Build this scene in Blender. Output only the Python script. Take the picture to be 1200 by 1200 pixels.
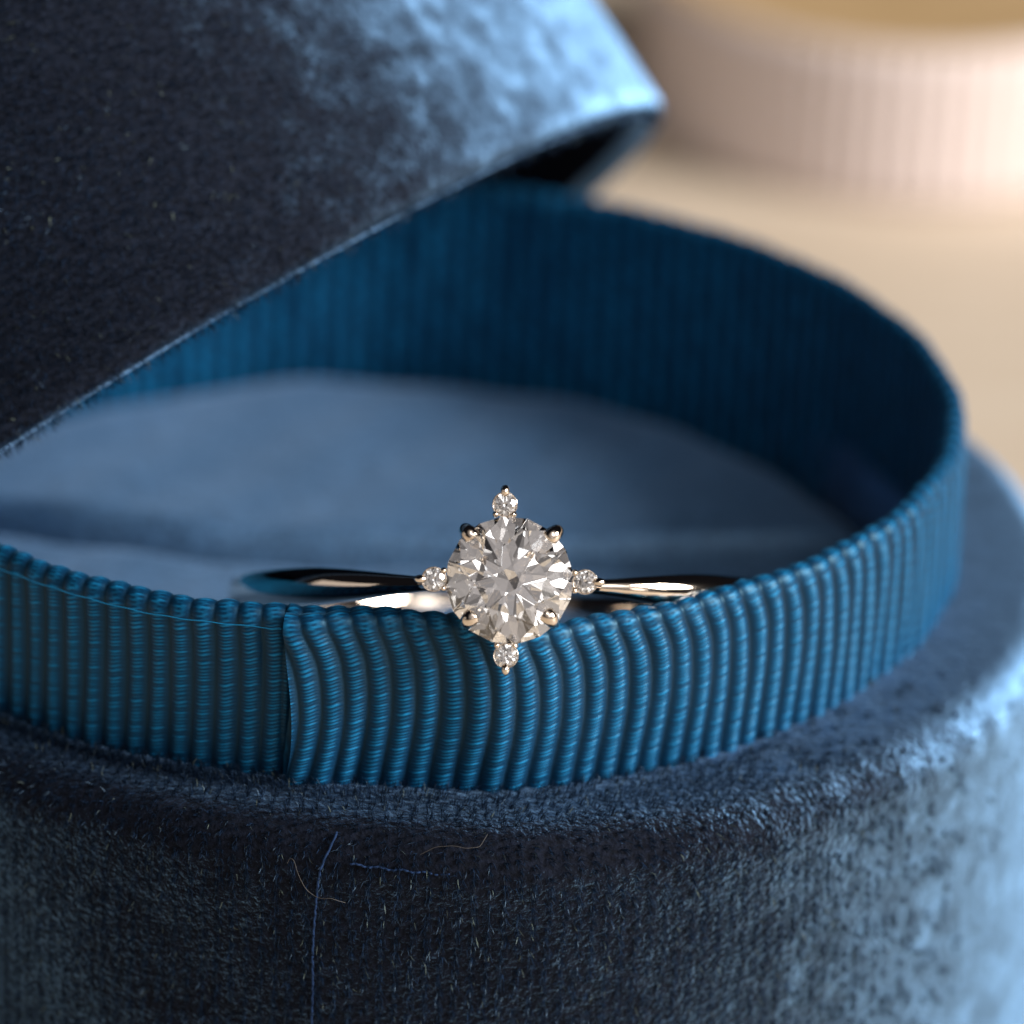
import bpy, math, random
import numpy as np
from mathutils import Vector, Matrix
random.seed(7); rng = np.random.default_rng(7)
S = bpy.context.scene
for o in list(bpy.data.objects): bpy.data.objects.remove(o)
C = S.collection
# ------------------------------------------------------------------ camera (1 unit = 1 cm)
S.unit_settings.system = 'METRIC'; S.unit_settings.scale_length = 0.01
PITCH, ROLL, DIST = 0.435, 0.044, 20.0
TGT = Vector((0.486, -1.118, 0.602))
FW = Vector((0, math.cos(PITCH), -math.sin(PITCH)))
UP0 = Vector((0, math.sin(PITCH), math.cos(PITCH))); RT0 = Vector((1, 0, 0))
RT = RT0*math.cos(ROLL) + UP0*math.sin(ROLL); UP = UP0*math.cos(ROLL) - RT0*math.sin(ROLL)
CAM = TGT - FW*DIST
cd = bpy.data.cameras.new('camera'); cam = bpy.data.objects.new('camera', cd); C.objects.link(cam)
cam.matrix_world = Matrix(((RT.x, UP.x, -FW.x, CAM.x), (RT.y, UP.y, -FW.y, CAM.y), (RT.z, UP.z, -FW.z, CAM.z), (0, 0, 0, 1)))
cd.sensor_width = 36; cd.lens = 36*DIST/3.66; cd.clip_start = 1; cd.clip_end = 2000
cd.dof.use_dof = True; cd.dof.focus_distance = 19.10
cd.dof.aperture_fstop = (cd.lens*1e-3)/0.58
cd.dof.aperture_blades = 0
S.camera = cam
# ------------------------------------------------------------------ light
S.view_settings.view_transform = 'Standard'; S.view_settings.look = 'None'
S.view_settings.exposure = 0; S.view_settings.gamma = 1
S.cycles.max_bounces = 24; S.cycles.transmission_bounces = 20; S.cycles.glossy_bounces = 8
S.cycles.diffuse_bounces = 4; S.cycles.transparent_max_bounces = 8
S.cycles.caustics_reflective = True; S.cycles.caustics_refractive = True
S.cycles.sample_clamp_indirect = 6; S.cycles.blur_glossy = 0.2
wd = bpy.data.worlds.new('World'); S.world = wd; wd.use_nodes = True
bg = wd.node_tree.nodes['Background']; bg.inputs[0].default_value = (0.55, 0.62, 0.75, 1); bg.inputs[1].default_value = 1.0
FOC = Vector((0.3, -1.5, 0.4))
def area(name, d, dist, sx, sy, rad, col, tgt=FOC):
    l = bpy.data.lights.new(name, 'AREA'); l.shape = 'RECTANGLE'; l.size = sx; l.size_y = sy
    l.energy = rad*math.pi*sx*sy; l.color = col
    o = bpy.data.objects.new(name, l); C.objects.link(o)
    d = Vector(d).normalized(); o.location = tgt + d*dist
    o.rotation_euler = d.to_track_quat('Z', 'Y').to_euler(); return o
area('window_light', (0.88, -0.20, 0.48), 120, 40, 44, 45.0, (1.0, 0.965, 0.93))
area('shank_fill_light', (-0.93, -0.28, 0.17), 50, 30, 11, 0.6, (1.0, 0.90, 0.82))  # added unseen panel for the bright reflection on the left shank
# unseen fill lamps added on the camera side to make the diamond sparkle
for d_, sz_, r_, c_ in (((0.14, -0.66, 0.72), 9, 4.8, (1, .98, .96)), ((0.24, -0.72, 0.78), 10, 3.6, (1, .98, .96)), ((0.50, -0.70, 0.46), 10, 3.4, (1, .96, .92)),
                        ((0.30, -0.92, 0.22), 5, 3.4, (1, .93, .86)), ((0.66, -0.50, 0.66), 13, 2.8, (.96, .98, 1)), ((0.40, -0.60, 0.72), 8, 4.5, (.95, .98, 1)),
                        ((0.22, -0.42, 0.92), 11, 3.2, (1, .98, .95)), ((0.80, -0.58, 0.20), 8, 2.6, (1, .93, .85)), ((0.36, -0.78, 0.62), 8, 3.2, (1, .97, .93)), ((0.02, -0.46, 0.88), 8, 3.6, (1, .96, .93))):
    area('sparkle_fill_light', d_, 60, sz_*.80, sz_*1.0, r_*1.25, c_)
area('hoop_fill_light', (0.60, -0.60, 0.48), 60, 38, 8, 1.5, (1.0, 0.96, 0.92))  # added unseen strip to light up the inside of the hoop
# world glow added on the camera side to brighten the diamond, dim elsewhere
wt = wd.node_tree; tcw = wt.nodes.new('ShaderNodeTexCoord'); dp = wt.nodes.new('ShaderNodeVectorMath'); dp.operation = 'DOT_PRODUCT'
dp.inputs[1].default_value = Vector((0.30, -0.72, 0.62)).normalized(); rw = wt.nodes.new('ShaderNodeValToRGB')
rw.color_ramp.elements[0].position = 0.62; rw.color_ramp.elements[0].color = (0.006, 0.006, 0.008, 1); rw.color_ramp.elements[1].position = 1.0; rw.color_ramp.elements[1].color = (0.52, 0.475, 0.46, 1)
wt.links.new(tcw.outputs['Generated'], dp.inputs[0]); wt.links.new(dp.outputs['Value'], rw.inputs[0]); wt.links.new(rw.outputs[0], bg.inputs[0])

# ------------------------------------------------------------------ helpers
def nt(name):
    m = bpy.data.materials.new(name); m.use_nodes = True; t = m.node_tree
    return m, t, t.nodes['Principled BSDF']
def node(t, typ, **kw):
    n = t.nodes.new(typ)
    for k, v in kw.items():
        if k.startswith('i_'): n.inputs[k[2:].replace('_', ' ')].default_value = v
        else: setattr(n, k, v)
    return n
def ramp(t, fac, stops):
    r = t.nodes.new('ShaderNodeValToRGB'); e = r.color_ramp.elements
    while len(e) < len(stops): e.new(0.5)
    for el, (p, c) in zip(e, stops): el.position = p; el.color = (*c, 1) if len(c) == 3 else c
    t.links.new(fac, r.inputs[0]); return r
def meshobj(name, V, F, mat=None, parent=None, smooth=True):
    me = bpy.data.meshes.new(name)
    V = np.asarray(V, dtype=np.float32)
    if isinstance(F, np.ndarray):
        n, k = F.shape
        me.vertices.add(len(V)); me.vertices.foreach_set('co', V.ravel())
        me.loops.add(n*k); me.loops.foreach_set('vertex_index', F.ravel().astype(np.int32))
        me.polygons.add(n); me.polygons.foreach_set('loop_start', (np.arange(n)*k).astype(np.int32))
        me.update(calc_edges=True)
    else:
        me.from_pydata([tuple(map(float, v)) for v in V], [], F); me.update()
    me.polygons.foreach_set('use_smooth', np.full(len(me.polygons), smooth)); me.update()
    if mat: me.materials.append(mat)
    o = bpy.data.objects.new(name, me); C.objects.link(o)
    if parent: o.parent = parent
    return o
def gridfaces(nu, nv, wrap_u=False, wrap_v=False):
    iu = np.arange(nu if wrap_u else nu-1); iv = np.arange(nv if wrap_v else nv-1)
    a, b = np.meshgrid(iu, iv, indexing='ij'); a = a.ravel(); b = b.ravel()
    a1 = (a+1) % nu; b1 = (b+1) % nv
    return np.stack([a*nv+b, a1*nv+b, a1*nv+b1, a*nv+b1], 1)
def thing(name, label, cat, loc=(0, 0, 0), group=None):
    o = bpy.data.objects.new(name, None); o.empty_display_size = 0.2; C.objects.link(o); o.location = loc
    o['label'] = label; o['category'] = cat
    if group: o['group'] = group
    return o
def tag(o, label, cat, group=None):
    o['label'] = label; o['category'] = cat
    if group: o['group'] = group
def tube(path, rad, seg=8, closed=False):
    P = np.asarray(path, float); n = len(P); rad = np.broadcast_to(np.asarray(rad, float), (n,))
    T = np.gradient(P, axis=0); T /= np.linalg.norm(T, axis=1)[:, None]+1e-12
    ref = np.array([0.13, 0.21, 0.97]); V = []
    N = np.cross(T, ref); N /= np.linalg.norm(N, axis=1)[:, None]+1e-9; B = np.cross(T, N)
    a = np.linspace(0, 2*np.pi, seg, endpoint=False)
    V = P[:, None]+rad[:, None, None]*(np.cos(a)[None, :, None]*N[:, None]+np.sin(a)[None, :, None]*B[:, None])
    return V.reshape(-1, 3), gridfaces(n, seg, wrap_v=True)
def smoothstep(a, b, x):
    t = np.clip((x-a)/(b-a), 0, 1); return t*t*(3-2*t)

# ------------------------------------------------------------------ materials
def velvet(name, dark, tint, weight, rough=0.3, scale=1.0, bump=0.5, gcol=(.205, .415, .70), grough=.50, axis=(0, 0, 1), nap=1.05, f0=.24, f1=.52, mot=.50):
    m, t, p = nt(name); L = t.links
    tc = node(t, 'ShaderNodeTexCoord')
    n1 = node(t, 'ShaderNodeTexNoise'); n1.inputs['Scale'].default_value = 55*scale; n1.inputs['Detail'].default_value = 4
    n2 = node(t, 'ShaderNodeTexNoise'); n2.inputs['Scale'].default_value = 7.5; n2.inputs['Detail'].default_value = 5; n2.inputs['Roughness'].default_value = .62
    L.new(tc.outputs['Object'], n1.inputs['Vector']); L.new(tc.outputs['Object'], n2.inputs['Vector'])
    r = ramp(t, n1.outputs['Fac'], [(0.35, tuple(c*.55 for c in dark)), (0.68, tuple(c*1.7 for c in dark))])
    L.new(r.outputs[0], p.inputs['Base Color'])
    p.inputs['Roughness'].default_value = 0.85; p.inputs['Specular IOR Level'].default_value = 0.12
    p.inputs['Sheen Roughness'].default_value = rough; p.inputs['Sheen Tint'].default_value = (*tint, 1)
    mx = node(t, 'ShaderNodeMath', operation='MULTIPLY'); mr = node(t, 'ShaderNodeMapRange')
    mr.inputs['From Min'].default_value = .3; mr.inputs['From Max'].default_value = .7
    mr.inputs['To Min'].default_value = .62*weight; mr.inputs['To Max'].default_value = weight
    L.new(n2.outputs['Fac'], mr.inputs['Value']); L.new(mr.outputs[0], p.inputs['Sheen Weight'])
    ad = node(t, 'ShaderNodeMath', operation='MULTIPLY_ADD'); ad.inputs[1].default_value = 1.5
    L.new(n2.outputs['Fac'], ad.inputs[0]); L.new(n1.outputs['Fac'], ad.inputs[2])
    b = node(t, 'ShaderNodeBump'); b.inputs['Strength'].default_value = bump; b.inputs['Distance'].default_value = 0.02
    L.new(ad.outputs[0], b.inputs['Height']); L.new(b.outputs[0], p.inputs['Normal'])
    g = node(t, 'ShaderNodeBsdfGlossy'); g.inputs['Roughness'].default_value = grough
    gr = ramp(t, n2.outputs['Fac'], [(.3, tuple(c*.8 for c in gcol)), (.7, tuple(c*1.15 for c in gcol))]); L.new(gr.outputs[0], g.inputs['Color'])
    lw = node(t, 'ShaderNodeLayerWeight'); L.new(b.outputs[0], lw.inputs['Normal']); lw.inputs['Blend'].default_value = .5
    fr = node(t, 'ShaderNodeMapRange', interpolation_type='SMOOTHSTEP'); fr.inputs['From Min'].default_value = f0; fr.inputs['From Max'].default_value = f1
    ln = node(t, 'ShaderNodeVectorMath', operation='LENGTH'); lp = node(t, 'ShaderNodeMath', operation='POWER'); lp.inputs[1].default_value = 2.5; lf = node(t, 'ShaderNodeMapRange'); lf.inputs['To Min'].default_value = .5 if nap else 1; L.new(ln.outputs['Value'], lp.inputs[0]); L.new(lp.outputs[0], lf.inputs['Value'])
    fa = node(t, 'ShaderNodeMath', operation='MULTIPLY_ADD'); fa.inputs[1].default_value = mot; fa.inputs[2].default_value = -.5*mot; nm = node(t, 'ShaderNodeMath', operation='MULTIPLY_ADD'); nm.inputs[1].default_value = .55; L.new(n1.outputs['Fac'], nm.inputs[0]); nq = node(t, 'ShaderNodeMath', operation='MULTIPLY'); nq.inputs[1].default_value = .45; L.new(n2.outputs['Fac'], nq.inputs[0]); L.new(nq.outputs[0], nm.inputs[2]); L.new(nm.outputs[0], fa.inputs[0])
    fb = node(t, 'ShaderNodeMath', operation='ADD'); L.new(fa.outputs[0], fb.inputs[0]); L.new(lw.outputs['Facing'], fb.inputs[1]); L.new(fb.outputs[0], fr.inputs['Value'])
    gm = node(t, 'ShaderNodeVectorMath', operation='SCALE'); L.new(gr.outputs[0], gm.inputs[0]); fm = node(t, 'ShaderNodeMath', operation='MULTIPLY'); L.new(fr.outputs[0], fm.inputs[0]); L.new(lf.outputs[0], fm.inputs[1]); L.new(fm.outputs[0], gm.inputs['Scale']); L.new(gm.outputs[0], g.inputs['Color'])
    cr = node(t, 'ShaderNodeVectorMath', operation='CROSS_PRODUCT'); cr.inputs[0].default_value = axis
    L.new(b.outputs[0], cr.inputs[1]); L.new(cr.outputs[0], ln.inputs[0])
    mn = node(t, 'ShaderNodeMapRange'); mn.inputs['From Min'].default_value = .25; mn.inputs['From Max'].default_value = .75
    mn.inputs['To Min'].default_value = -nap*1.6; mn.inputs['To Max'].default_value = -nap*.4; L.new(n2.outputs['Fac'], mn.inputs['Value'])
    sc = node(t, 'ShaderNodeVectorMath', operation='SCALE'); L.new(cr.outputs[0], sc.inputs[0]); L.new(mn.outputs[0], sc.inputs['Scale'])
    av = node(t, 'ShaderNodeVectorMath', operation='ADD'); L.new(b.outputs[0], av.inputs[0]); L.new(sc.outputs[0], av.inputs[1])
    nz = node(t, 'ShaderNodeVectorMath', operation='NORMALIZE'); L.new(av.outputs[0], nz.inputs[0]); L.new(nz.outputs[0], g.inputs['Normal'])
    sm = node(t, 'ShaderNodeAddShader'); L.new(p.outputs[0], sm.inputs[0]); L.new(g.outputs[0], sm.inputs[1]); L.new(sm.outputs[0], t.nodes['Material Output'].inputs[0])
    return m
M_velvet = velvet('navy_velvet', (0.004, 0.006, 0.013), (0.30, 0.58, 1.0), .8, 0.30)
M_cush = velvet('cushion_velvet', (0.035, 0.085, 0.17), (0.40, 0.64, 1.0), 0.45, 0.5, 0.7, 0.35, gcol=(.04, .065, .095), nap=0, f0=-1, f1=-.5)
def fibre_mat(name, col, spec):
    m, t, p = nt(name); L = t.links
    oi = node(t, 'ShaderNodeNewGeometry')
    r = ramp(t, oi.outputs['Random Per Island'], [(0, tuple(c*.35 for c in col)), (.7, col), (.975, tuple(c*2.0 for c in col)), (.99, (.16, .20, .17))])  # palest few fibres: glints painted into the base colour
    L.new(r.outputs[0], p.inputs['Base Color'])
    p.inputs['Roughness'].default_value = 0.36; p.inputs['Specular IOR Level'].default_value = spec
    p.inputs['Specular Tint'].default_value = (0.45, 0.72, 1.0, 1)
    p.inputs['Sheen Weight'].default_value = 0.0
    return m
M_fibre = fibre_mat('velvet_pile', (0.007, 0.016, 0.037), 0.35)
m, t, p = nt('teal_grosgrain'); M_rib = m; L = t.links
at = node(t, 'ShaderNodeAttribute'); at.attribute_name = 'rib'
r = ramp(t, at.outputs['Fac'], [(0.0, (0.001, 0.008, 0.022)), (0.45, (0.001, 0.036, 0.10)), (1.0, (0.008, 0.235, 0.52))])  # shade between ribs painted into the colour, crests painted bright
tc = node(t, 'ShaderNodeTexCoord'); n1 = node(t, 'ShaderNodeTexNoise'); n1.inputs['Scale'].default_value = 90; n1.inputs['Detail'].default_value = 3
mp = node(t, 'ShaderNodeMapping'); mp.inputs['Scale'].default_value = (1, 1, 3)
L.new(tc.outputs['Object'], mp.inputs[0]); L.new(mp.outputs[0], n1.inputs['Vector'])
mm = node(t, 'ShaderNodeMix', data_type='RGBA', blend_type='MULTIPLY'); mm.inputs[0].default_value = .5
L.new(r.outputs[0], mm.inputs[6]); r2 = ramp(t, n1.outputs['Fac'], [(.3, (.55, .55, .55)), (.7, (1.25, 1.25, 1.25))]); L.new(r2.outputs[0], mm.inputs[7])
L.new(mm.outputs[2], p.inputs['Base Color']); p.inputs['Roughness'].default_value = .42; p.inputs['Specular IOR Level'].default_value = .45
p.inputs['Specular Tint'].default_value = (.35, .75, 1, 1); p.inputs['Sheen Weight'].default_value = .12; p.inputs['Sheen Tint'].default_value = (.2, .6, 1, 1)
m, t, p = nt('champagne_gold'); M_gold = m
p.inputs['Metallic'].default_value = 1; p.inputs['Base Color'].default_value = (0.84, 0.73, 0.62, 1); p.inputs['Roughness'].default_value = .07
n1 = node(t, 'ShaderNodeTexNoise'); n1.inputs['Scale'].default_value = 60; b = node(t, 'ShaderNodeBump'); b.inputs['Strength'].default_value = .05; b.inputs['Distance'].default_value = .002
tc = node(t, 'ShaderNodeTexCoord'); t.links.new(tc.outputs['Object'], n1.inputs['Vector']); t.links.new(n1.outputs['Fac'], b.inputs['Height']); t.links.new(b.outputs[0], p.inputs['Normal'])
m = bpy.data.materials.new('diamond'); m.use_nodes = True; t = m.node_tree; t.nodes.remove(t.nodes['Principled BSDF']); M_dia = m
out = t.nodes['Material Output']; g = node(t, 'ShaderNodeBsdfGlass'); g.inputs['Color'].default_value = (1, 1, 1, 1); g.inputs['IOR'].default_value = 2.42; g.inputs['Roughness'].default_value = 0
t.links.new(g.outputs[0], out.inputs[0])

m, t, p = nt('pale_oak'); M_table = m; L = t.links
tc = node(t, 'ShaderNodeTexCoord'); mp = node(t, 'ShaderNodeMapping'); mp.inputs['Scale'].default_value = (.12, .9, 1); mp.inputs['Rotation'].default_value = (0, 0, .25)
L.new(tc.outputs['Object'], mp.inputs[0]); n1 = node(t, 'ShaderNodeTexNoise'); n1.inputs['Scale'].default_value = 1.6; n1.inputs['Detail'].default_value = 7; n1.inputs['Roughness'].default_value = .6
L.new(mp.outputs[0], n1.inputs['Vector']); r = ramp(t, n1.outputs['Fac'], [(.3, (.53, .42, .30)), (.5, (.63, .52, .40)), (.72, (.69, .59, .47))]); L.new(r.outputs[0], p.inputs['Base Color'])
p.inputs['Roughness'].default_value = .5; b = node(t, 'ShaderNodeBump'); b.inputs['Strength'].default_value = .15; L.new(n1.outputs['Fac'], b.inputs['Height']); L.new(b.outputs[0], p.inputs['Normal'])
m, t, p = nt('blush_grosgrain'); M_blush = m
p.inputs['Base Color'].default_value = (.72, .61, .575, 1); p.inputs['Roughness'].default_value = .55; p.inputs['Sheen Weight'].default_value = .2
m, t, p = nt('birch_core'); M_core = m
n1 = node(t, 'ShaderNodeTexNoise'); n1.inputs['Scale'].default_value = 3; r = ramp(t, n1.outputs['Fac'], [(.3, (.44, .29, .14)), (.7, (.53, .36, .19))]); t.links.new(r.outputs[0], p.inputs['Base Color']); p.inputs['Roughness'].default_value = .6
m, t, p = nt('lint'); M_lint = m; p.inputs['Base Color'].default_value = (.06, .055, .05, 1); p.inputs['Roughness'].default_value = .5
m, t, p = nt('seam_thread'); M_seam = m; p.inputs['Base Color'].default_value = (.014, .036, .10, 1); p.inputs['Roughness'].default_value = .8; p.inputs['Specular IOR Level'].default_value = .15

# ------------------------------------------------------------------ tabletop
ZT = -2.05
o = meshobj('table_top', [(-160, -60, ZT), (160, -60, ZT), (160, 260, ZT), (-160, 260, ZT), (-160, -60, ZT-3), (160, -60, ZT-3), (160, 260, ZT-3), (-160, 260, ZT-3)],
            [(0, 1, 2, 3), (7, 6, 5, 4), (0, 4, 5, 1), (1, 5, 6, 2), (2, 6, 7, 3), (3, 7, 4, 0)], M_table, smooth=False)
o['kind'] = 'structure'

# ------------------------------------------------------------------ ring box base
box = thing('ring_box', 'round navy velvet ring box with teal ribbed ribbon collar, open, holding the diamond ring', 'ring box', (0, 0, ZT))
def place(o, par):            # geometry is written in world coordinates: keep it there under its parent
    o.parent = par; o.matrix_parent_inverse = par.matrix_world.inverted() if False else Matrix.Translation(-par.location)
    return o
def lathe(profile, nseg, fn=None, th0=0, th1=2*math.pi):
    P = np.asarray(profile, float); th = np.linspace(th0, th1, nseg, endpoint=False)
    r = P[None, :, 0]*np.ones((nseg, 1)); z = P[None, :, 1]*np.ones((nseg, 1))
    if fn is not None: r, z = fn(r, z, th[:, None])
    V = np.stack([r*np.sin(th)[:, None], -r*np.cos(th)[:, None], z], -1)
    return V.reshape(-1, 3), gridfaces(nseg, len(P), wrap_u=True)
def resample(P, step):
    P = np.asarray(P, float); d = np.r_[0, np.cumsum(np.linalg.norm(np.diff(P, axis=0), axis=1))]
    n = int(d[-1]/step)+1; s = np.linspace(0, d[-1], n); return np.stack([np.interp(s, d, P[:, i]) for i in range(2)], 1)
RB = 2.50; BX, BY = .125, .05
def arc(cx, cz, r, a0, a1, n=10):
    a = np.radians(np.linspace(a0, a1, n)); return [(cx+r*math.cos(x), cz+r*math.sin(x)) for x in a]
base_prof = [(0.02, ZT+.004), (RB-.16, ZT+.004)]+arc(RB-.10, ZT+.104, .10, -90, 0)+[(RB, -.9)]+arc(RB-.17, -.19, .17, 0, 82, 14)+[(2.15, -0.005), (2.075, -.01), (2.06, -.06), (2.05, -.9), (0.02, -.9)]
def base_fn(r, z, th):
    w = .012*np.sin(3*th+1)+.008*np.sin(7*th+z*2)+.005*np.sin(17*th+z*5)
    return r+w*(r > 2.2), z+.012*np.sin(5*th+2)*((z > -.3) & (r > 2.05))
V, F = lathe(resample(base_prof, .04), 360, base_fn); rr_ = np.hypot(V[:, 0], V[:, 1]); k_ = smoothstep(2.12, 2.3, rr_); V[:, 0] += BX*k_; V[:, 1] += BY*k_
place(meshobj('body', V, F, M_velvet), box)

# pile: tufts of short fibres in rows round the body
def pile_mesh(name, roots, normals, lean, length, width, mat, par):
    n = len(roots)
    d = normals + lean; d /= np.linalg.norm(d, axis=1)[:, None]
    side = np.cross(d, rng.normal(size=(n, 3))); side /= np.linalg.norm(side, axis=1)[:, None]+1e-9
    bend = rng.normal(size=(n, 3))*.25
    mid = roots+d*length[:, None]*.55; d2 = d+bend+np.array([0, 0, -.25]); d2 /= np.linalg.norm(d2, axis=1)[:, None]
    tip = mid+d2*length[:, None]*.5
    w = width[:, None]
    V = np.stack([roots-side*w*.5, roots+side*w*.5, mid+side*w*.5, mid-side*w*.5, tip], 1).reshape(-1, 3)
    b = (np.arange(n)*5)[:, None]
    F = np.concatenate([b+np.array([[0, 1, 2]]), b+np.array([[0, 2, 3]]), b+np.array([[3, 2, 4]])])
    o = meshobj(name, V, F, mat, smooth=True); o['kind'] = 'stuff'
    return place(o, par)
def outer_path():             # arc-length parametrised profile from ledge inner edge over the rim and down the wall
    P = resample([(2.09, -.004), (2.15, -.004), (RB-.17+.17*math.cos(math.radians(82)), -.19+.17*math.sin(math.radians(82)))]+arc(RB-.17, -.19, .17, 82, 0, 14)+[(RB, -1.25)], .01)
    T = np.gradient(P, axis=0); T /= np.linalg.norm(T, axis=1)[:, None]; N = np.stack([-T[:, 1], T[:, 0]], 1)
    return P, N
P, N = outer_path(); slen = .01*len(P)
def pile_zone(th0, th1, s0, s1, rowp, tuftp, per, lscale=1.0):
    nr = int((th1-th0)*RB/rowp); nt_ = int((s1-s0)/tuftp)
    a, b = np.meshgrid(np.arange(nr), np.arange(nt_), indexing='ij'); a = a.ravel(); b = b.ravel()
    th = th0+(a+.5)/nr*(th1-th0); s = s0+(b+.5+.5*(a % 2))*tuftp
    th = th+rng.normal(size=len(th))*.0012; s = s+rng.normal(size=len(s))*.004
    keep = rng.random(len(th)) > .03+.97*smoothstep(.35, 1.15, th); th, s = th[keep], s[keep]
    th = np.repeat(th, per)+rng.normal(size=len(th)*per)*.0030; s = np.repeat(s, per)+rng.normal(size=len(s)*per)*.0042
    idx = np.clip((s/.01).astype(int), 0, len(P)-1)
    pr, pn = P[idx], N[idx]
    w = .012*np.sin(3*th+1)+.008*np.sin(7*th+pr[:, 1]*2)+.005*np.sin(17*th+pr[:, 1]*5)
    r = pr[:, 0]+w*(pr[:, 0] > 2.2)-.004; z = pr[:, 1]+.012*np.sin(5*th+2)*((pr[:, 1] > -.3))
    k_ = smoothstep(2.12, 2.3, r); roots = np.stack([r*np.sin(th)+BX*k_, -r*np.cos(th)+BY*k_, z], 1)
    nn = np.stack([pn[:, 0]*np.sin(th), -pn[:, 0]*np.cos(th), pn[:, 1]], 1)
    tang = np.stack([np.cos(th), np.sin(th), 0*th], 1)
    n = len(th)
    nap = .45*np.sin(2.1*th+3*s)+.35*np.sin(9*th-4*s)
    lean = tang*(nap*.5)[:, None]+np.array([0, 0, -.45])*(pr[:, 0] > 2.4)[:, None]+rng.normal(size=(n, 3))*.24
    L_ = (.027+.016*rng.random(n))*lscale
    return roots, nn, lean, L_, .0015+.0012*rng.random(n)
parts_ = [pile_zone(-1.0, 1.0, 0, slen-.02, .052, .032, 15), pile_zone(1.0, 1.4, 0, slen-.02, .05, .04, 7)]
cat_ = [np.concatenate(x) for x in zip(*parts_)]
pile_mesh('velvet_pile', *cat_[:3], cat_[3], cat_[4], M_fibre, box)
print('fibres', len(cat_[0]))

# seam down the front wall and the faint stitched line beside it
def wall_pt(th, z, off=.03):
    if z < -.19: r, zz = RB+off, z
    else:
        a = math.asin(min(1, (z+.19)/.17)); r = RB-.17+(.17+off)*math.cos(a); zz = -.19+(.17+off)*math.sin(a)
    return (r*math.sin(th)+BX, -r*math.cos(th)+BY, zz)
pts = []
for i in range(220):
    z = -.055-i*.0055; th = -.098+.022*math.exp(-((z+.03)/.09)**2)+.0005*math.sin(i*.9)+.0010*math.sin(i*.07)-.004*min(1, i/80)
    pts.append(wall_pt(th, z, .015+.003*math.sin(i*.7)))
V, F = tube(pts, [.0046*(.8+.3*abs(math.sin(i*.8))) for i in range(220)], 6); place(meshobj('seam', V, F, M_seam), box)
pts = [wall_pt(-.055+.0025*i, -.135+.003*math.sin(i*.5)-.0004*i, .011+.006*math.sin(i*1.9)) for i in range(60)]
V, F = tube(pts, .004, 6); place(meshobj('edge_stitching', V, F, M_seam), box)

# ------------------------------------------------------------------ ribbon collar: one ribbed ribbon wound once with an overlap
RC, HC, NR = 2.085, 0.60, 157
TH_S, TH_E = -.128, 2*math.pi+.06          # starts on top at the front, ends underneath its own start
NC = int((TH_E-TH_S)/(2*math.pi)*NR*14)
th = np.linspace(TH_S, TH_E, NC)
thw = (th+math.pi) % (2*math.pi)-math.pi    # wrapped angle, 0 = front
late = th > math.pi                         # the second half of the turn arrives from the left
def keyed(x, k): k = np.array(k); return np.interp(x, k[:, 0], k[:, 1])
first = th < math.pi
bulge = np.where(first, keyed(th, [(-.13, .10), (-.08, .075), (-.01, .030), (.06, .028), (.13, .050), (.19, .085), (.215, .095), (.26, .075), (.36, .045), (.6, .012), (.9, 0), (3.2, 0)]), 0)
k5 = np.ones(9)/9; bulge = np.convolve(np.pad(bulge, 4, 'edge'), k5, 'valid')
under = np.where(th > 2*math.pi-.16, smoothstep(2*math.pi-.16, 2*math.pi-.10, th)*.0, 0)
hh = HC+keyed(thw, [(-3.2, 0), (-.9, 0), (-.5, .0), (-.3, .01), (-.128, .03), (.0, .045), (.15, .045), (.21, .02), (.27, -.015), (.4, -.005), (.6, 0), (3.2, 0)])
z0 = -.03
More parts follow.
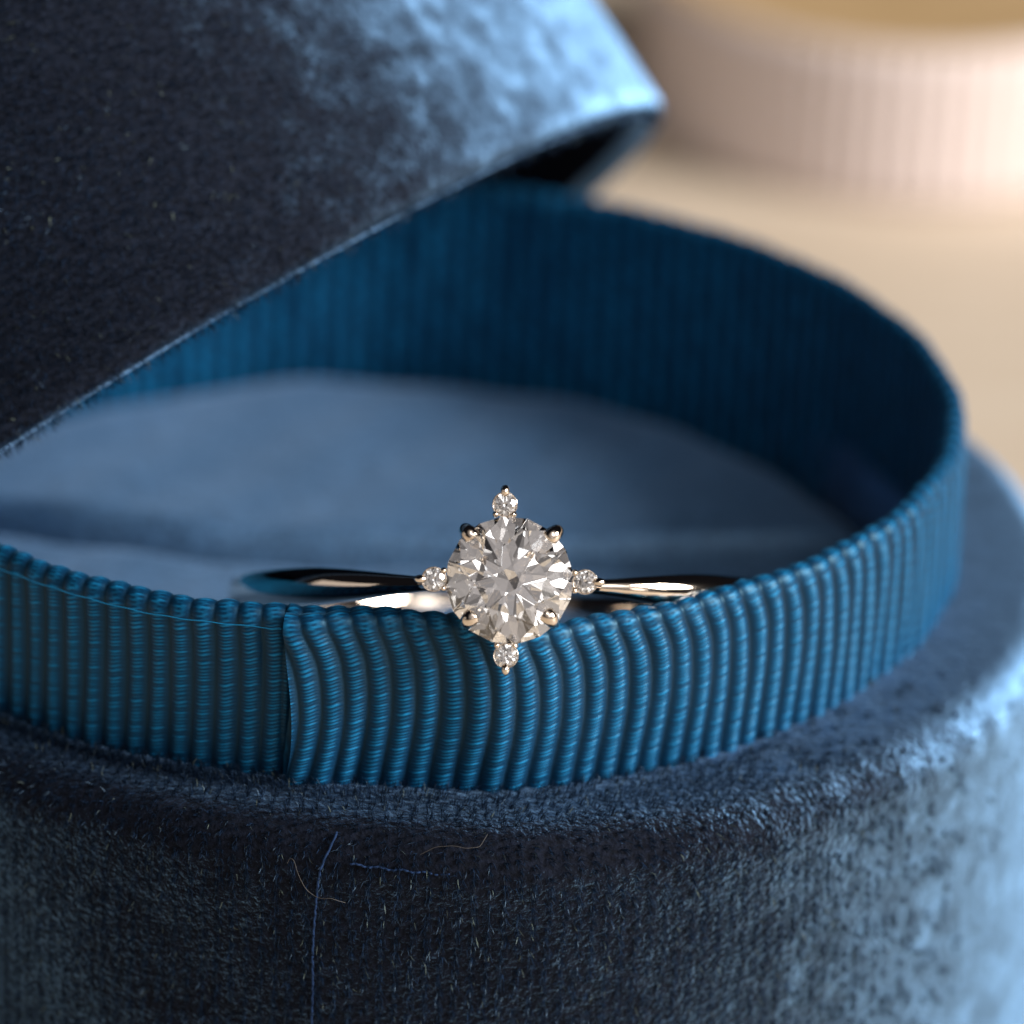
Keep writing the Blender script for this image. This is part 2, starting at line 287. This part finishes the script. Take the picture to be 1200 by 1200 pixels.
# profile parameter: outside bottom -> top fold -> inside bottom
TW = .055                                  # ribbon wall thickness incl. the card inside it
rows_out = np.linspace(0, 1, 290); rows_top = np.linspace(0, 1, 22)[1:]; rows_in = np.linspace(0, 1, 40)[1:]
def collar():
    cols_r, cols_z, upar, nr_, nz_, sarc = [], [], [], [], [], []
    hz = hh-.045-z0
    for q in rows_out:
        z = z0+q*hz; cols_r.append(RC+.075*np.clip(np.sin(th), 0, 1)**2*(th < 2*math.pi)+bulge*(.35+.65*np.sin(np.pi*min(1, q*1.0)*.62+.45))); cols_z.append(z); nr_.append(1); nz_.append(0); sarc.append(q*hz)
    rtop = cols_r[-1].copy()
    for q in rows_top:
        a = q*math.pi; ca, sa = math.cos(a), math.sin(a)
        cols_r.append(rtop-.045*(1-ca)*.75); cols_z.append(hh-.045+.045*sa); nr_.append(ca); nz_.append(sa); sarc.append(hz+.045*a)
    rin = cols_r[-1].copy()
    for q in rows_in:
        cols_r.append(rin*(1-q)+(RC-TW-.02)*q if False else rin); cols_z.append(hh-.045-q*(hh+.30)); nr_.append(-1); nz_.append(0); sarc.append(hz+.14+q*(hh+.3))
    r = np.stack(cols_r, 1); z = np.stack(cols_z, 1); nr = np.array(nr_)[None]; nz = np.array(nz_)[None]; s = np.stack(sarc, 1)
    T = th[:, None]*np.ones_like(r)
    q = s/(hz[:, None]+1e-6)               # 0 bottom .. 1 top of outside
    amp = keyed(thw, [(-3.2, .1), (-.6, .15), (-.13, .25), (-.128, 1.0), (.2, 1.0), (.5, 1.0), (.8, .7), (1.3, .3), (3.2, .1)])[:, None]
    shift = amp*(.030*np.sin(np.clip(q, 0, 1)*math.pi*.86)**1.6-.060*smoothstep(.78, 1.28, q))/RC
    u = (T-shift-TH_S)/(2*math.pi)*NR       # rib coordinate
    f = u-np.floor(u); rid = np.floor(u)
    per = .0137
    ph = s/per+.5*(rid % 2)+.25*np.sin(rid*12.9)+.28*np.sin(2*np.pi*f)+.35*np.sin(s*19+rid*2.3)+.2*np.sin(s*47+rid*5.1)
    thr = np.abs(np.sin(np.pi*ph))**.8
    thr = thr*(.72+.28*np.sin(np.floor(ph)*12.9898+rid*78.233)*np.cos(np.floor(ph)*4.1))
    top = smoothstep(.93, 1.05, q)
    fz = np.clip(f+.06*(thr-.5)*np.sign(f-.5), 0, 1)
    prof = np.sin(np.pi*fz)**(1.0-.35*top)            # rounded rib, its flanks serrated by the weft
    disp = (.0160-.008*top)*prof+.0070*thr*(.3+.7*prof)
    disp = disp*(.94+.06*np.sin(rid*7.31))
    r2 = r+disp*nr; z2 = z+disp*nz
    r2 += .004*np.sin(T*23+s*3)+.003*np.sin(T*61-s*9)
    r2 -= (late[:, None])*.0
    Te = T+.020*np.sin(np.pi*np.clip(q, 0, 1)**.8)*np.exp(-(T-TH_S)/.10)
    V = np.stack([r2*np.sin(Te), -r2*np.cos(Te), z2], -1).reshape(-1, 3)
    col = np.clip(.30*prof**1.3+.75*thr**1.3*prof**.9, 0, 1)  # puts shade of rib valleys and thread gaps into the colour
    return V, gridfaces(NC, r.shape[1]), col.ravel()
V, F, colr = collar()
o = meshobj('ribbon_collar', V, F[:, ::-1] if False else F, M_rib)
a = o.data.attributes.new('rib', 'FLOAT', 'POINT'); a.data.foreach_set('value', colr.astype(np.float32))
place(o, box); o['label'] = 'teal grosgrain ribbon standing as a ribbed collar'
# fine selvage thread just under the top edge left of the overlap
ts = np.linspace(-.95, -.135, 400); q = np.stack([(RC+.026)*np.sin(ts), -(RC+.026)*np.cos(ts), HC-.045+.0015*np.sin(ts*90)+.02*smoothstep(-.4, -.13, ts)], 1)
V, F = tube(q, .0018, 5); o = meshobj('selvage_thread', V, F, M_rib); a = o.data.attributes.new('rib', 'FLOAT', 'POINT'); a.data.foreach_set('value', np.ones(len(V), np.float32)); place(o, box)

# ------------------------------------------------------------------ cushion with slit (two padded halves)
ZC = -.22
def slit_y(x): return .20+.085*x*x+.02*np.sin(2.3*x)
def cushion(sign, name):
    nu, nv = 200, 90; u = np.linspace(-1, 1, nu); v = np.linspace(0, 1, nv)
    U, Vv = np.meshgrid(u, v, indexing='ij'); RR = 2.0
    x = U*RR*.998; ys = slit_y(x); ye = sign*np.sqrt(np.maximum(RR*RR-x*x, 0)); ye = np.where(sign*(ye-ys) < .02, ys+sign*.02, ye)
    y = ys+sign*.004+(ye-ys)*Vv**1.7
    ds = np.abs(y-ys); de = np.maximum(RR-np.sqrt(x*x+y*y), 0)
    z = ZC+.03*(1-(x*x+y*y)/4)+.0-.5*np.exp(-(ds/.10)**2.5)-.10*np.exp(-de/.06)+.010*np.sin(5*x+2*y)+.006*np.sin(11*x-7*y)
    return place(meshobj(name, np.stack([x, y, z], -1).reshape(-1, 3), gridfaces(nu, nv), M_cush), box)
cushion(-1, 'cushion_half'); cushion(1, 'cushion_half')
# shallow dark tray under the cushion
V, F = lathe([(0.02, -.62), (1.95, -.62), (1.95, -.3)], 120); place(meshobj('cushion_tray', V, F, M_velvet), box)

# ------------------------------------------------------------------ lid, leaning over the box from behind
def unproj(px, py, depth):
    k = 3.66/1200/DIST*depth; return CAM+FW*depth+RT*((px-600)*k)+UP*((600-py)*k)
ang = math.radians(32.4)
RL, HL, WL = 2.60, 2.3, .12
dl = math.asin(.055)
e1 = (RT*math.cos(ang)+UP*math.sin(ang)).normalized()
ax = (-RT*math.sin(ang)+UP*math.cos(ang))*math.cos(dl)+FW*math.sin(dl); ax.normalize()
e3 = ax.cross(e1)
LC = unproj(132, 549, 22.2)
lid = thing('box_lid', 'round navy velvet box lid tipped over the back of the ring box', 'box lid', LC)
lid_prof = arc(RL-WL/2, .07, WL/2-.01, -180, -90, 5)+arc(RL-.07, .07, .07, -90, 0, 8)+[(RL, HL-.2)]+arc(RL-.17, HL-.17, .17, 0, 90, 8)+[(.02, HL)]
lid_in = [(.02, HL-.18), (RL-WL, HL-.18), (RL-WL, .07)]
prof = resample(lid_prof, .04).tolist()
LM = Matrix(((e1.x, e3.x, ax.x), (e1.y, e3.y, ax.y), (e1.z, e3.z, ax.z)))
LMn = np.array(LM); LCn = np.array(LC)
V, F = lathe(prof, 360, lambda r, z, th: (r+(.012*np.sin(3*th+2)+.007*np.sin(9*th+z*3))*(r > 2.5), z))
V = V@LMn.T+LCn
# near side of the lid faces the camera: local angle around the axis
o = M_lidv = velvet('lid_velvet', (0.006, 0.009, 0.018), (0.30, 0.58, 1.0), 1.0, 0.32, axis=tuple(ax), gcol=(.125, .25, .42), f0=.11, f1=.42, mot=.6, bump=.2); place(meshobj('shell', V, F, M_lidv), lid)
M_liner, t, p = nt('dark_lining'); p.inputs['Base Color'].default_value = (.010, .014, .028, 1); p.inputs['Roughness'].default_value = .8; p.inputs['Specular IOR Level'].default_value = .1
V, F = lathe(resample([(.02, HL-.16), (RL-WL+.004, HL-.16), (RL-WL+.004, .07)], .06), 240); V = V@LMn.T+LCn; place(meshobj('lining', V, F, M_liner), lid)
def lid_pile():
    nr, nt_ = 330, 50; per = 7
    # angle facing the camera
    tocam = -np.array(FW); cx = tocam@np.array(e1); cy = tocam@np.array(e3); thc = math.atan2(cx, -cy)
    a, b = np.meshgrid(np.arange(nr), np.arange(nt_), indexing='ij'); a = a.ravel(); b = b.ravel()
    th = thc-1.2+(a+.5)/nr*2.75; s = .0+(b+.5+.5*(a % 2))*.037
    th = np.repeat(th, per)+rng.normal(size=len(th)*per)*.005; s = np.repeat(s, per)+rng.normal(size=len(s)*per)*.009
    kk = rng.random(len(th)) > smoothstep(.0, .9, th-thc); th, s = th[kk], s[kk]
    s = np.abs(s); r = RL+(.012*np.sin(3*th+2)+.007*np.sin(9*th+s*3))-.004; n = len(th)
    r = np.where(s < .07, RL-.07+np.sqrt(np.maximum(.0049-(.07-s)**2, 0)), r)
    roots = np.stack([r*np.sin(th), -r*np.cos(th), s], 1); nn = np.stack([np.sin(th), -np.cos(th), np.where(s < .07, -(.07-s)/.05, 0)], 1)
    lean = rng.normal(size=(n, 3))*.35+np.array([0, 0, -.3])+np.stack([np.cos(th), np.sin(th), 0*th], 1)*(.3*np.sin(6*th+5*s))[:, None]
    m_ = 3000; t2 = thc-1.2+2.75*rng.random(m_); s2 = .03*rng.random(m_)**2; r2 = RL-.07+np.sqrt(np.maximum(.0049-(.07-s2)**2, 0))-.002
    roots = np.concatenate([roots, np.stack([r2*np.sin(t2), -r2*np.cos(t2), s2], 1)]); nn = np.concatenate([nn, np.stack([.55*np.sin(t2), -.55*np.cos(t2), -.8+0*t2], 1)])
    lean = np.concatenate([lean, rng.normal(size=(m_, 3))*.45])
    lean = lean@LMn.T; nn = nn@LMn.T; roots = roots@LMn.T+LCn; n = len(roots)
    return roots, nn, lean, .034+.02*rng.random(n), .0018+.0016*rng.random(n)
r_ = lid_pile(); pile_mesh('velvet_pile', *r_, M_fibre, lid)

# ------------------------------------------------------------------ the ring
HEAD = unproj(597, 680, 18.96)              # girdle centre of the large stone
tilt = math.radians(3.6)
Nn = (-FW*math.cos(tilt)+UP*math.sin(tilt)); Nn = (Nn+RT*.0).normalized()
Xx = RT.copy()
rr = math.radians(-1.0)
Xx = (RT*math.cos(rr)+UP*math.sin(rr)); Mm = Nn.cross(Xx).normalized(); Xx = Mm.cross(Nn).normalized()
ring = thing('diamond_ring', 'gold ring with large round diamond and four small ones, resting on teal ribbon', 'ring', HEAD)
RM = Matrix(((Xx.x, Mm.x, Nn.x), (Xx.y, Mm.y, Nn.y), (Xx.z, Mm.z, Nn.z)))   # local x right, y up, z toward viewer
ring.rotation_euler = RM.to_euler()
ROUT = 1.02; HD = .27                        # hoop outer radius, girdle height above hoop outside
# band
nb = 400; a = np.linspace(-math.pi, math.pi, nb, endpoint=False)   # 0 = under the stone
aa = np.abs(a)
wid = .018+.048*smoothstep(.12, .85, aa)    # half width
thk = .085+.045*smoothstep(.2, .9, aa)
nc = 32; c = np.linspace(0, 2*math.pi, nc, endpoint=False)
A, Cc = np.meshgrid(a, c, indexing='ij')
co, si = np.cos(Cc), np.sin(Cc)
rad_off = np.where(co > 0, np.abs(co)**.9*.5, -np.abs(co)**.35*.5)       # domed outside, flat comfort inside
yy = np.sign(si)*np.abs(si)**.8
Rr = ROUT-thk[:, None]*.5+rad_off*thk[:, None]
V = np.stack([Rr*np.sin(A), yy*wid[:, None], Rr*np.cos(A)-ROUT-HD], -1).reshape(-1, 3)
meshobj('band', V, gridfaces(nb, nc, True, True), M_gold, ring)
# brilliant-cut stones
def brilliant(d, name, phase=0.0):
    R = d/2; rt = .56; h = math.tan(math.radians(34.5))*(1-rt); pv = math.tan(math.radians(40.8)); g = .018
    def P_(r, ang, z): return (R*r*math.cos(ang), R*r*math.sin(ang), R*z)
    V, F = [], []
    o8 = math.pi/4
    for k in range(8): V.append(P_(rt, k*o8+phase, h+g))                                         # 0-7 table
    for k in range(8): al = .80*math.cos(o8/2); V.append(P_(.80, (k+.5)*o8+phase, g+h*(1-(al-rt)/(1-rt))))   # 8-15 star points
    for k in range(16): V.append(P_(1.0, k*o8/2+phase, g))                                      # 16-31 girdle top
    for k in range(16): V.append(P_(1.0, k*o8/2+phase, -g))                                     # 32-47 girdle bottom
    for k in range(8): al = .24*math.cos(o8/2); V.append(P_(.24, (k+.5)*o8+phase, -g-pv*(1-al)))  # 48-55 lower points
    V.append((0, 0, R*(-g-pv)))                                                                # 56 culet
    F.append(list(range(8)))
    for k in range(8):
        k1 = (k+1) % 8; km = (k-1) % 8
        F += [[k, 8+k, k1], [k, 8+km, 16+2*k, 8+k], [8+k, 16+2*k, 16+2*k+1], [8+k, 16+2*k+1, 16+(2*k+2) % 16]]
        F += [[56, 48+k, 32+2*k, 48+km], [48+k, 32+2*k+1, 32+2*k], [48+k, 32+(2*k+2) % 16, 32+2*k+1]]
    for k in range(16): k1 = (k+1) % 16; F.append([16+k, 32+k, 32+k1, 16+k1])
    o = meshobj(name, V, F, M_dia, smooth=False)
    import bmesh
    bm = bmesh.new(); bm.from_mesh(o.data); bmesh.ops.recalc_face_normals(bm, faces=bm.faces); bm.to_mesh(o.data); bm.free()
    return o
D0 = .435
big = brilliant(D0, 'centre_diamond', .12); big.parent = ring; big.rotation_euler = (.035, .05, 0)
def lath_local(prof, n, name, parent, mat=M_gold):
    P = np.asarray(prof, float); t_ = np.linspace(0, 2*math.pi, n, endpoint=False)
    V = np.stack([P[None, :, 0]*np.cos(t_)[:, None], P[None, :, 0]*np.sin(t_)[:, None], P[None, :, 1]*np.ones((n, 1))], -1)
    return meshobj(name, V.reshape(-1, 3), gridfaces(n, len(P), wrap_u=True), mat, parent)
# basket: under-gallery ring and four claws
ga = np.linspace(0, 2*math.pi, 60); V, F = tube(np.stack([.125*np.cos(ga), .125*np.sin(ga), -.16+0*ga], 1), .016, 10); meshobj('gallery_rail', V, F, M_gold, ring)
ga = np.linspace(0, 2*math.pi, 80); V, F = tube(np.stack([.185*np.cos(ga), .185*np.sin(ga), -.055+0*ga], 1), .013, 10); meshobj('gallery_rail', V, F, M_gold, ring)
for dx, dy in ((-.153, .168), (.158, .168), (-.146, -.150), (.150, -.140)):
    r0 = math.hypot(dx, dy); ux, uy = dx/r0, dy/r0
    path = [(ux*.05, uy*.05, -.30), (ux*.11, uy*.11, -.20), (ux*.19, uy*.19, -.07), (ux*(r0+.005), uy*(r0+.005), .0), (ux*(r0-.004), uy*(r0-.004), .045), (ux*(r0-.022), uy*(r0-.022), .062), (ux*(r0-.045), uy*(r0-.045), .058)]
    q = np.array(path); tt = np.linspace(0, 1, len(q)); t2 = np.linspace(0, 1, 40); q2 = np.stack([np.interp(t2, tt, q[:, i]) for i in range(3)], 1)
    for _ in range(4): q2[1:-1] = (q2[:-2]+2*q2[1:-1]+q2[2:])/4
    rad = np.interp(t2, [0, .4, .62, .8, .93, .985, 1], [.016, .018, .023, .029, .030, .020, .003])
    V, F = tube(q2, rad, 14); meshobj('claw', V, F, M_gold, ring)
small_me = None
RS = .256
for i, (dx, dy) in enumerate(((0, 1), (0, -1), (-1, 0), (1, 0))):
    if small_me is None:
        s_ = brilliant(.078, 'accent_diamond', .2); small_me = s_.data
    else:
        s_ = bpy.data.objects.new('accent_diamond', small_me); C.objects.link(s_)
    s_.parent = ring; cx, cy = dx*RS-(.020 if dy > 0 else .008 if dy < 0 else 0), dy*RS+(.0 if dx == 0 else -.002)
    s_.location = (cx, cy, .012); s_.rotation_euler = (rng.normal()*.08, rng.normal()*.08, rng.random())
    s_.matrix_parent_inverse = Matrix.Identity(4)
    cup = lath_local([(.004, -.075), (.018, -.062), (.030, -.035), (.040, -.004), (.0435, .012), (.0415, .018), (.0385, .014), (.036, -.004), (.020, -.030), (.004, -.036)], 28, 'accent_cup', ring)
    cup.location = (cx, cy, 0)
    # pointed outer bead and two inner beads
    o_ = lath_local([(.0005, -.016), (.010, -.013), (.0155, -.004), (.0155, .004), (.011, .012), (.0005, .017)], 16, 'claw_tip', ring)
    o_.location = (cx+dx*.046, cy+dy*.046, .016); o_.scale = (1.35 if dx else .95, 1.35 if dy else .95, 1)
    for sg in (-1, 1):
        b_ = bpy.data.objects.new('claw_tip', o_.data); C.objects.link(b_); b_.parent = ring
        b_.location = (cx-dx*.034-dy*sg*.030, cy-dy*.034+dx*sg*.030, .018); b_.scale = (.72, .72, .8)
    # strut to the basket
    V, F = tube([(cx, cy, -.06), (dx*.17, dy*.17, -.10), (dx*.12, dy*.12, -.16)], [.014, .014, .014], 8); meshobj('strut', V, F, M_gold, ring)
# shoulders joining band and basket
for sx in (-1, 1):
    V, F = tube([(sx*.30, 0, -HD-.045), (sx*.26, 0, -.22), (sx*.245, 0, -.10), (sx*.27, 0, -.05)], [.018, .017, .016, .014], 10); meshobj('shoulder', V, F, M_gold, ring)
V, F = tube([(-.13, 0, -.16), (-.10, 0, -.25), (0, 0, -.32), (.10, 0, -.25), (.13, 0, -.16)], .02, 10); meshobj('bridge', V, F, M_gold, ring)

# ------------------------------------------------------------------ lint on the velvet
def lint(points, label):
    q = np.array([wall_pt(*p_) for p_ in points]); tt = np.linspace(0, 1, len(q)); t2 = np.linspace(0, 1, 60)
    q2 = np.stack([np.interp(t2, tt, q[:, i]) for i in range(3)], 1)
    for _ in range(6): q2[1:-1] = (q2[:-2]+2*q2[1:-1]+q2[2:])/4
    V, F = tube(q2, .0009, 5); o = meshobj('lint_thread', V, F, M_lint); tag(o, label, 'lint')
lint([(-.138, -.14, .07), (-.134, -.125, .08), (-.128, -.13, .08), (-.122, -.16, .08), (-.112, -.20, .075), (-.100, -.225, .075), (-.088, -.232, .08), (-.078, -.225, .08), (-.066, -.24, .07), (-.058, -.25, .06)],
     'pale curled lint fibre crossing the vertical seam of the dark velvet')
lint([(.04, -.10, .06), (.06, -.085, .075), (.085, -.083, .08), (.10, -.088, .08), (.12, -.085, .07), (.132, -.06, .06)],
     'thin wavy lint fibre along the velvet rim below the ribbon')

# ------------------------------------------------------------------ spool of blush ribbon behind
SPX, SPY = 0, 0
dirv = unproj(1058, 243, 29.5)-CAM; sp = CAM+dirv*((ZT-CAM.z)/dirv.z)
sp = Vector((sp.x, sp.y+1.42, ZT))
spool = thing('ribbon_spool', 'roll of blush ribbed ribbon lying on the pale wooden table behind the box', 'ribbon roll', sp)
RS_, HS = 1.42, .88
NRs = int(2*math.pi*RS_/.125); nseg = NRs*6
prof = resample([(RS_-.05, .01), (RS_, .03), (RS_, HS-.03), (RS_-.05, HS)], .05)
def rfn(r, z, th): return r+.022*np.abs(np.sin(th*NRs/2))*(r > RS_-.03), z
V, F = lathe(prof, nseg, rfn); meshobj('ribbon_winding', V, F, M_blush, spool)
V, F = lathe(resample([(RS_-.052, HS-.004), (1.18, HS-.004), (1.30, HS-.06), (.02, HS-.07)], .05), 120); meshobj('core', V, F, M_core, spool)
print('spool', sp, 'head', HEAD, 'lid', LC)
